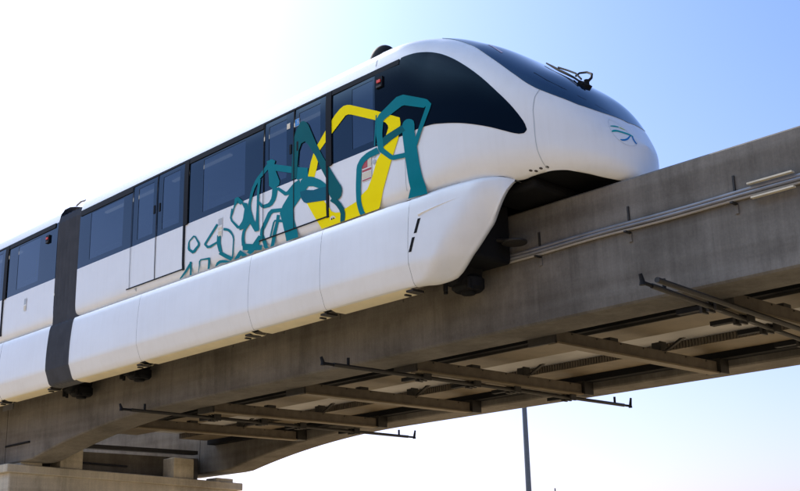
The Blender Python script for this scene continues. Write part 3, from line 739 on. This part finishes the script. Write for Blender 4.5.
# ================================================================== GUIDEWAY
BW = .365; YF = 16.63
def beam_bottom(u):    # u = distance from the pier at the end of the span
    return 3.055 - .52 * max(0, 1 - (u - 1.2) / 5.5) ** 2 if u > 1.2 else 2.535
def span(y, xa, xb, name, label, group):
    mb = MB(); n = 80; rows = []
    for i in range(n + 1):
        x = xa + (xb - xa) * i / n; zb = beam_bottom(min(x - xa, xb - x)); c = .025
        zz = [zb + c + (4.61 - 2 * c - zb) * k / 8 for k in range(9)]
        r = [Vector((x, y - BW, z)) for z in zz] + [Vector((x, y - BW + c, 4.61)), Vector((x, y + BW - c, 4.61))] + [Vector((x, y + BW, z)) for z in zz[::-1]] + [Vector((x, y + BW - c, zb)), Vector((x, y - BW + c, zb))]
        rows.append(r)
    mb.quad_grid(rows, True, False, True); mb.poly(rows[0]); mb.poly(rows[-1][::-1])
    o = mb.build(name, M['beam'], None, sharp=25); tag(o, label, 'guideway beam', group); return o
PX = -24.27; PX2 = 1.35
span(YC, PX + .012, PX2 - .012, 'guideway_beam', 'concrete guideway beam directly under the white train, nearer of the two', 'concrete guideway beams')
span(YF, PX + .012, PX2 - .012, 'guideway_beam', 'farther parallel concrete guideway beam, edged by open sky below', 'concrete guideway beams')
span(YC, PX - 25.6, PX - .012, 'guideway_beam', 'next concrete beam beyond the pier joint at bottom left corner', 'concrete guideway beams')
span(YF, PX - 25.6, PX - .012, 'guideway_beam', 'hidden far beam of the next span, behind the pier', 'concrete guideway beams')

# joint cover plate, and a black strip standing in for a dark groove
j = MB(); j.box(-24.52, -24.02, 11.180, 11.198, 3.72, 4.00); jo = j.build('joint_cover', M['pipe'], None); tag(jo, 'small grey square plate bolted over the joint between two beams above the pier', 'cover plate')
j = MB(); j.box(-24.25, -23.12, 11.17, 11.197, 2.895, 2.935); jb = j.build('groove_strip', M['black'], None); tag(jb, 'thin black strip drawn for the dark groove low on the beam end above the pier', 'bar')

# cable conduit along the beam face
cd = empty('cable_conduit', (-6, 11.15, 3.93), 'bundle of grey cable conduits running along the near concrete beam face', 'conduit')
for (z, y, r, x0, m) in ((4.035, 11.170, .024, -18.0, 'pipe'), (3.990, 11.150, .021, -18.0, 'pipe'), (3.955, 11.172, .018, -18.5, 'pipe_light')):
    t = MB(); n = 60; t.tube([(x0 + (1.0 - x0) * i / n, y + .004 * math.sin(i * 1.3 + z * 40), z + .006 * math.sin(i * .9 + z * 9)) for i in range(n + 1)], r, 10); t.build('pipe', M[m], cd)
for x in (-17.2, -15.8, -14.4, -13.0, -11.6, -10.3, -9.0, -7.6, -6.16, -4.75, -3.3, -1.9, -.5):
    c = MB(); c.box(x - .012, x + .012, 11.178, 11.1985, 4.07, 4.25); c.build('hanger_strap', M['dark_steel'], cd)
    c = MB(); c.box(x - .022, x + .022, 11.182, 11.1985, 3.80, 3.90); c.build('clip_plate', M['beam'], cd)
    c = MB(); c.box(x - .018, x + .018, 11.08, 11.198, 3.905, 3.925); c.build('clip', M['dark_steel'], cd)
for (z, x0, x1) in ((4.085, -5.96, -5.42), (3.915, -5.93, -5.42)):
    c = MB(); c.box(x0, x1, 11.10, 11.16, z - .009, z + .009); c.build('sleeve', M['cream'], cd)

# cross beams between the two guideway beams, with end plates
YI0, YI1 = YC + BW, YF - BW
def cross(x, label):
    """x is the face towards the front of the train"""
    r = empty('cross_beam', (x - .05, 14.1, 2.95), label, 'cross beam', 'steel cross beams under the walkway')
    b = MB(); b.box(x - .10, x, YI0 + .06, YI1 - .26, 2.972, 3.140); b.build('girder', M['steel'], r, bevel=.005)
    f = MB(); f.box(x - .14, x + .035, YI0 + .05, YI1 - .25, 2.945, 2.970); f.build('bottom_flange', M['deck'], r)
    e = MB(); e.box(x - .22, x + .06, YI1 - .25, YI1 - .002, 2.955, 3.19); e.build('end_plate', M['dark_steel'], r, bevel=.006)
    e = MB(); e.box(x - .46, x + .01, YI0 + .002, YI0 + .055, 2.955, 3.20); e.build('end_plate', M['dark_steel'], r, bevel=.006)
    for k, y in enumerate((13.35, 14.55)):
        if k == 0:
            p = MB(); p.box(x - .14, x - .01, y - .13, y + .06, 3.142, 3.19); p.build('bearing_pad', M['dark_steel'], r)
            continue
        p = MB(); p.box(x - .03, x - .005, y - .08, y + .08, 3.142, 3.285); p.box(x - .20, x - .032, y - .02, y + .02, 3.16, 3.285)
        p.build('support_post', M['dark_steel'], r)
        q = MB(); q.hexa([(x + .02, y - .03, 3.142), (x + .08, y - .03, 3.142), (x + .08, y + .03, 3.142), (x + .02, y + .03, 3.142), (x + .30, y - .03, 3.285), (x + .38, y - .03, 3.285), (x + .38, y + .03, 3.285), (x + .30, y + .03, 3.285)])
        q.build('knee_brace', M['dark_steel'], r)
    for k in range(7):
        bo = MB(); bo.cyl((x + .004, YI0 + .4 + k * .56, 3.115), .013, .012, 'x', 6); bo.build('bolt', M['dark_steel'], r)
    return r
XS = [(-20.10, 'steel cross beam nearest the concrete pier'), (-17.45, 'steel cross beam carrying the leftmost hooked rod'), (-14.80, 'plain steel cross beam third from the pier, lit greenish at its far end'),
      (-12.13, 'steel cross beam carrying the middle hooked rod, above the lamp post'), (-9.45, 'plain steel cross beam with long bare side, right of the lamp post'), (-6.77, 'steel cross beam at the right edge under the paired rods')]
for x, l in XS: cross(x, l)
for x in (-4.1, -1.4): cross(x, 'steel cross beam outside the right edge of the photo')

# walkway between the beams
wk = empty('service_walkway', (-12, 14.1, 3.25), 'dark steel service walkway slung between the two concrete beams', 'walkway')
XW0, XW1 = -23.6, .6
w = MB(); w.box(XW0, XW1, YI0 + .06, YI1 - .05, 3.56, 3.60); w.build('light_block_floor', M['black'], wk)  # solid black floor, added to block light between the beams
w = MB(); w.box(XW0, XW1, 13.22, 14.06, 3.285, 3.30); w.build('soffit_plate', M['deck'], wk)
w = MB(); w.box(XW0, XW1, 15.22, 15.97, 3.275, 3.29); w.build('soffit_plate', M['deck'], wk)
w = MB(); w.box(XW0, XW1, 13.05, 13.21, 3.30, 3.42); w.build('edge_channel', M['black'], wk)  # channel coloured black to widen the dark gap by the near beam
w = MB(); w.box(XW0, XW1, 16.02, YI1 - .01, 3.175, 3.42); w.build('dark_gap_box', M['black'], wk)  # black box added to make the dark gap beside the far beam
w = MB(); w.box(XW0, XW1, 13.19, 13.218, 3.270, 3.30); w.build('edge_rail', M['dark_steel'], wk)
w = MB(); w.box(XW0, XW1, 14.30, 15.24, 3.392, 3.40); w.build('cable_tray', M['tray'], wk)
w = MB()
n = int((XW1 - XW0) / .055)
rows = []
for i in range(n):
    x = XW0 + .055 * i
    for dx, dy in ((0, 0), (.030, 0), (.030, .018), (.055, .018)): rows.append([Vector((x + dx, 15.205 + dy, 3.275)), Vector((x + dx, 15.205 + dy, 3.391))])
w.quad_grid(rows, False); w.build('ribbed_side', M['steel'], wk)
# hooked rods clamped below every second cross beam
def rod(p, q, label, second=None):
    p, q = Vector(p), Vector(q)
    r = empty('hooked_rod', (p + q) / 2, label, 'rod', 'hooked rods under the guideway')
    t = MB(); t.tube([p, q], .030, 10); t.build('bar', M['dark_steel'], r)
    for e, d in ((p, (p - q).normalized()), (q, (q - p).normalized())):
        h = MB(); h.tube([e - d * .02, e + d * .22], .022, 8); hh = .15 if e is q else .09; h.tube([e + d * .20 + Vector((0, 0, -.03)), e + d * .20 + Vector((0, 0, .02)), e + d * .23 + Vector((0, 0, hh))], [.036, .028, .02], 8)
        h.build('hook', M['rubber'], r)
        h = MB(); h.tube([e - d * .28 + Vector((0, 0, .0)), e - d * .28 + Vector((0, 0, .13))], .022, 8); h.build('pin', M['rubber'], r)
    for f in (.26, .42, .56, .77):
        c = p + (q - p) * f
        for dx in (-.11, -.02, .08):
            k = MB(); k.box(c.x + dx - .018, c.x + dx + .018, c.y - .07, c.y + .07, c.z - .055, c.z + .065); k.build('clamp', M['dark_steel'], r)
        k = MB(); k.box(c.x - .46, c.x + .02, c.y - .045, c.y + .045, c.z - .01, c.z + .045); k.build('clamp_bar', M['rubber'], r)
    return r
rod((-17.72, 10.42, 2.90), (-17.98, 17.42, 2.90), 'hooked rod below the leftmost rod-carrying cross beam, its far hook over white sky')
rod((-12.24, 10.42, 2.90), (-12.27, 17.42, 2.90), 'hooked rod in the middle, ending in two upright pins over open sky')
rod((-6.72, 10.22, 2.93), (-7.20, 15.6, 2.86), 'lower of the paired hooked rods at right, with an upright pin on its near end')
t = MB(); t.tube([(-6.545, 10.06, 2.935), (-6.80, 14.6, 2.86)], .032, 10); o = t.build('plain_rod', M['dark_steel'], None); tag(o, 'plain straight rod without hooks beside the paired hooked rod at right', 'rod')

# ---- pier
def build_pier(px, label):
    pr = empty('concrete_pier', (px, 14.05, -1.6), label, 'pier', 'concrete piers')
    fall = lambda y: -.033 * (y - 10.92)
    y0, y1 = 10.92, 17.06
    def cap(mb, xa, xb, ya, yb, za, zb):
        mb.hexa([(xa, ya, za + fall(ya)), (xb, ya, za + fall(ya)), (xb, yb, za + fall(yb)), (xa, yb, za + fall(yb)), (xa, ya, zb + fall(ya)), (xb, ya, zb + fall(ya)), (xb, yb, zb + fall(yb)), (xa, yb, zb + fall(yb))])
    a = MB(); cap(a, px - .74, px + .74, y0, y1, 2.31, 2.49); a.build('pier_cap', M['pier'], pr, bevel=.02)
    a = MB(); zt = lambda y: 2.308 + fall(y)
    xa, xb = px - .64, px + .64
    rows = [[Vector((xa, 11.02, zt(11.02))), Vector((xb, 11.02, zt(11.02))), Vector((xb, 16.96, zt(16.96))), Vector((xa, 16.96, zt(16.96)))],
            [Vector((xa, 11.02, 1.55)), Vector((xb, 11.02, 1.55)), Vector((xb, 16.96, 1.40)), Vector((xa, 16.96, 1.40))],
            [Vector((xa, 13.0, .25)), Vector((xb, 13.0, .25)), Vector((xb, 15.1, .25)), Vector((xa, 15.1, .25))],
            [Vector((xa, 13.0, -1.6)), Vector((xb, 13.0, -1.6)), Vector((xb, 15.1, -1.6)), Vector((xa, 15.1, -1.6))]]
    a.quad_grid(rows, False, False, True); a.build('pier_column', M['pier'], pr, bevel=.03)
    for yb in (YC, YF):
        for dx in (-.42, .42):
            b = MB(); cap(b, px + dx - .22, px + dx + .22, yb - .30, yb + .20, 2.488, 2.585); b.build('bearing_block', M['pier'], pr, bevel=.01)
    b = MB(); cap(b, px + .18, px + .66, 12.18, 12.72, 2.488, 2.96); b.build('pedestal', M['pier'], pr, bevel=.015)
    b = MB(); cap(b, px + .18, px + .66, 15.10, 15.66, 2.488, 2.97); b.build('pedestal', M['pier'], pr, bevel=.015)
    b = MB(); b.box(px - .30, px - .05, YI0 + .02, YI1 - .02, 2.30, 2.92); b.build('diaphragm', M['beam'], pr)
    b = MB(); b.box(px - .06, px + .16, 12.3, 16.1, 2.99, 3.08); b.build('bearing_beam', M['dark_steel'], pr)
    b = MB(); b.tube([(px + .05, 12.8, 2.66), (px + .05, 14.2, 2.62)], .025, 8); b.build('drain_pipe', M['dark_steel'], pr)
    return pr
build_pier(PX, 'tan concrete pier with a flat cap under the beam joint at bottom left')
build_pier(PX2, 'concrete pier past the right edge of the photo')

# ---- street lamp far behind and a thin mast
lp = empty('street_lamp', (-26.4, 31.4, -1.6), 'slim grey street lamp post standing beyond the guideway', 'street lamp')
b = MB(); b.tube([(-26.4, 31.4, -1.6), (-26.4, 31.4, -.9), (-26.4, 31.4, -.85), (-26.4, 31.4, 8.6)], [.17, .17, .115, .075], 14); b.build('pole', M['lamp_steel'], lp)
b = MB(); b.box(-26.65, -26.15, 31.15, 31.65, -1.6, -1.52); b.build('base_plate', M['lamp_steel'], lp)
for sg in (-1, 1):
    b = MB(); b.tube([(-26.4, 31.4, 8.5), (-26.4 + sg * .4, 31.4 + sg * .2, 8.75), (-26.4 + sg * 1.0, 31.4 + sg * .5, 8.85)], [.05, .04, .035], 10); a = b.build('arm', M['lamp_steel'], lp)
    h = MB(); x, y = -26.4 + sg * 1.25, 31.4 + sg * .62
    h.hexa([(x - .3, y - .14, 8.80), (x + .3, y - .14, 8.80), (x + .3, y + .14, 8.80), (x - .3, y + .14, 8.80), (x - .22, y - .09, 8.92), (x + .22, y - .09, 8.92), (x + .22, y + .09, 8.92), (x - .22, y + .09, 8.92)])
    h.build('lamp_head', M['lamp_steel'], a, bevel=.02)
ms = MB(); k = 88 / 1171.0; ms.tube([(-734.8 * k, 914.7 * k, -1.6), (-734.8 * k, 914.7 * k, 80.2 * k)], [.10, .05], 8)
tag(ms.build('thin_mast', M['lamp_steel'], None), 'tip of a thin distant mast just above the bottom edge, right of the lamp post', 'mast')

# ---- ground
g = MB(); R = 3000
g.quad_grid([[Vector((x, y, -1.6)) for y in (-R, -200, -40, 0, 40, 200, R)] for x in (-R, -200, -40, 0, 40, 200, R)], False)
o = g.build('ground', M['ground'], None); tag(o, 'sandy open ground under the guideway', kind='structure')
# ------------------------------------------------------------------ light, sky, camera
EL, AZ = 39, -72
TINT_LO, TINT_HI, FILLC = (.98, .945, 1.28), (.71, .88, 1.22), (12.4, 9.3, 5.2)
w = bpy.data.worlds.new('World'); S.world = w; w.use_nodes = True
N = w.node_tree.nodes; L = w.node_tree.links
sky = N.new('ShaderNodeTexSky'); sky.sky_type = 'NISHITA'; sky.sun_disc = False
sky.sun_elevation = rad(EL); sky.sun_rotation = rad(AZ); sky.altitude = 0; sky.air_density = 1.1; sky.dust_density = 1.8; sky.ozone_density = 2.5
tc = N.new('ShaderNodeTexCoord'); sp = N.new('ShaderNodeSeparateXYZ'); L.new(tc.outputs['Generated'], sp.inputs[0])
def mrange(src, a, b, c, d, kind='SMOOTHSTEP'):
    n = N.new('ShaderNodeMapRange'); n.interpolation_type = kind
    for k, v in zip((1, 2, 3, 4), (a, b, c, d)): n.inputs[k].default_value = v
    L.new(src, n.inputs[0]); return n.outputs[0]
def vmix(mode, fac, a, b):
    n = N.new('ShaderNodeMix'); n.data_type = 'RGBA'; n.blend_type = mode; n.clamp_result = False
    for i, v in ((0, fac), (6, a), (7, b)):
        if isinstance(v, (int, float)): n.inputs[i].default_value = v
        elif isinstance(v, tuple): n.inputs[i].default_value = (*v, 1)
        else: L.new(v, n.inputs[i])
    return n.outputs[2]
# white balance of the air: pale near the horizon, clean blue higher up
tint = vmix('MIX', mrange(sp.outputs['Z'], .02, .50, 0, 1), TINT_LO, TINT_HI)
col = vmix('MULTIPLY', 1.0, sky.outputs[0], tint)
# added fill light: unseen sky away from the sun brightened for the shaded side
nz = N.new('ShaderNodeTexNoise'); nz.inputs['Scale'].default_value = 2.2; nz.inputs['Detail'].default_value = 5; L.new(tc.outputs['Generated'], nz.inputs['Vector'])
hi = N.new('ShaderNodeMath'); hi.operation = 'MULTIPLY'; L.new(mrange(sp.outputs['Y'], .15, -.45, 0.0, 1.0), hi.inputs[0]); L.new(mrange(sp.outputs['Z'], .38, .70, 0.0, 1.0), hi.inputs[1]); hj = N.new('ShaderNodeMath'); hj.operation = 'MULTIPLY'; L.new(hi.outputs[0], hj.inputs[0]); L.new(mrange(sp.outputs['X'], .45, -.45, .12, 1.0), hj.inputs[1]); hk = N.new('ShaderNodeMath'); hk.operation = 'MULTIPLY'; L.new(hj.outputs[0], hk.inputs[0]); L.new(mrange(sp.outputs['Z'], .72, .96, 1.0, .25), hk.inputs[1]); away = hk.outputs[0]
fill_mask = N.new('ShaderNodeMath'); fill_mask.operation = 'MULTIPLY'; L.new(away, fill_mask.inputs[0]); L.new(mrange(nz.outputs['Fac'], .35, .62, .72, 1.0), fill_mask.inputs[1])
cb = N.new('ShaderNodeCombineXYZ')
for k, g in enumerate(FILLC):
    q = N.new('ShaderNodeMath'); q.operation = 'MULTIPLY_ADD'; L.new(fill_mask.outputs[0], q.inputs[0]); q.inputs[1].default_value = g; q.inputs[2].default_value = 1.0; L.new(q.outputs[0], cb.inputs[k])
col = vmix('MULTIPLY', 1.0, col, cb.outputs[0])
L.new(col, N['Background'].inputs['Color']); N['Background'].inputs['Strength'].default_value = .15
ld = bpy.data.lights.new('sun', 'SUN'); ld.energy = 5.0; ld.angle = rad(.5); ld.color = (1, .94, .84)
lo = bpy.data.objects.new('sun', ld); C.objects.link(lo)
d = Vector((math.sin(rad(AZ)) * math.cos(rad(EL)), math.cos(rad(AZ)) * math.cos(rad(EL)), math.sin(rad(EL))))
lo.rotation_euler = d.to_track_quat('Z', 'Y').to_euler(); lo.location = (0, 0, 30)

cam = bpy.data.cameras.new('camera'); co = bpy.data.objects.new('camera', cam); C.objects.link(co); S.camera = co
cam.sensor_width = 36; cam.lens = 1140.32 / 800 * 36; cam.clip_end = 8000; cam.clip_start = .1
X = Vector((0.68865578, -0.2169114, -0.69188341)); Y = Vector((0.72470902, 0.17504061, 0.66645152)); Z = Vector((-0.02345324, -0.96036984, 0.27774037))
R3 = Matrix((X, Y, Z))                       # rows: world axes seen from the camera (right, down, forward)
right = R3 @ Vector((1, 0, 0)); down = R3 @ Vector((0, 1, 0)); fwd = R3 @ Vector((0, 0, 1))
m = Matrix((right, -down, -fwd)).transposed().to_4x4(); m.translation = Vector((0, 0, ZC))
co.matrix_world = m
S.view_settings.view_transform = 'Standard'; S.view_settings.look = 'None'; S.view_settings.exposure = 0; S.view_settings.gamma = 1
S.render.engine = 'CYCLES'
S.cycles.max_bounces = 8
S.render.resolution_x = 1024; S.render.resolution_y = 628
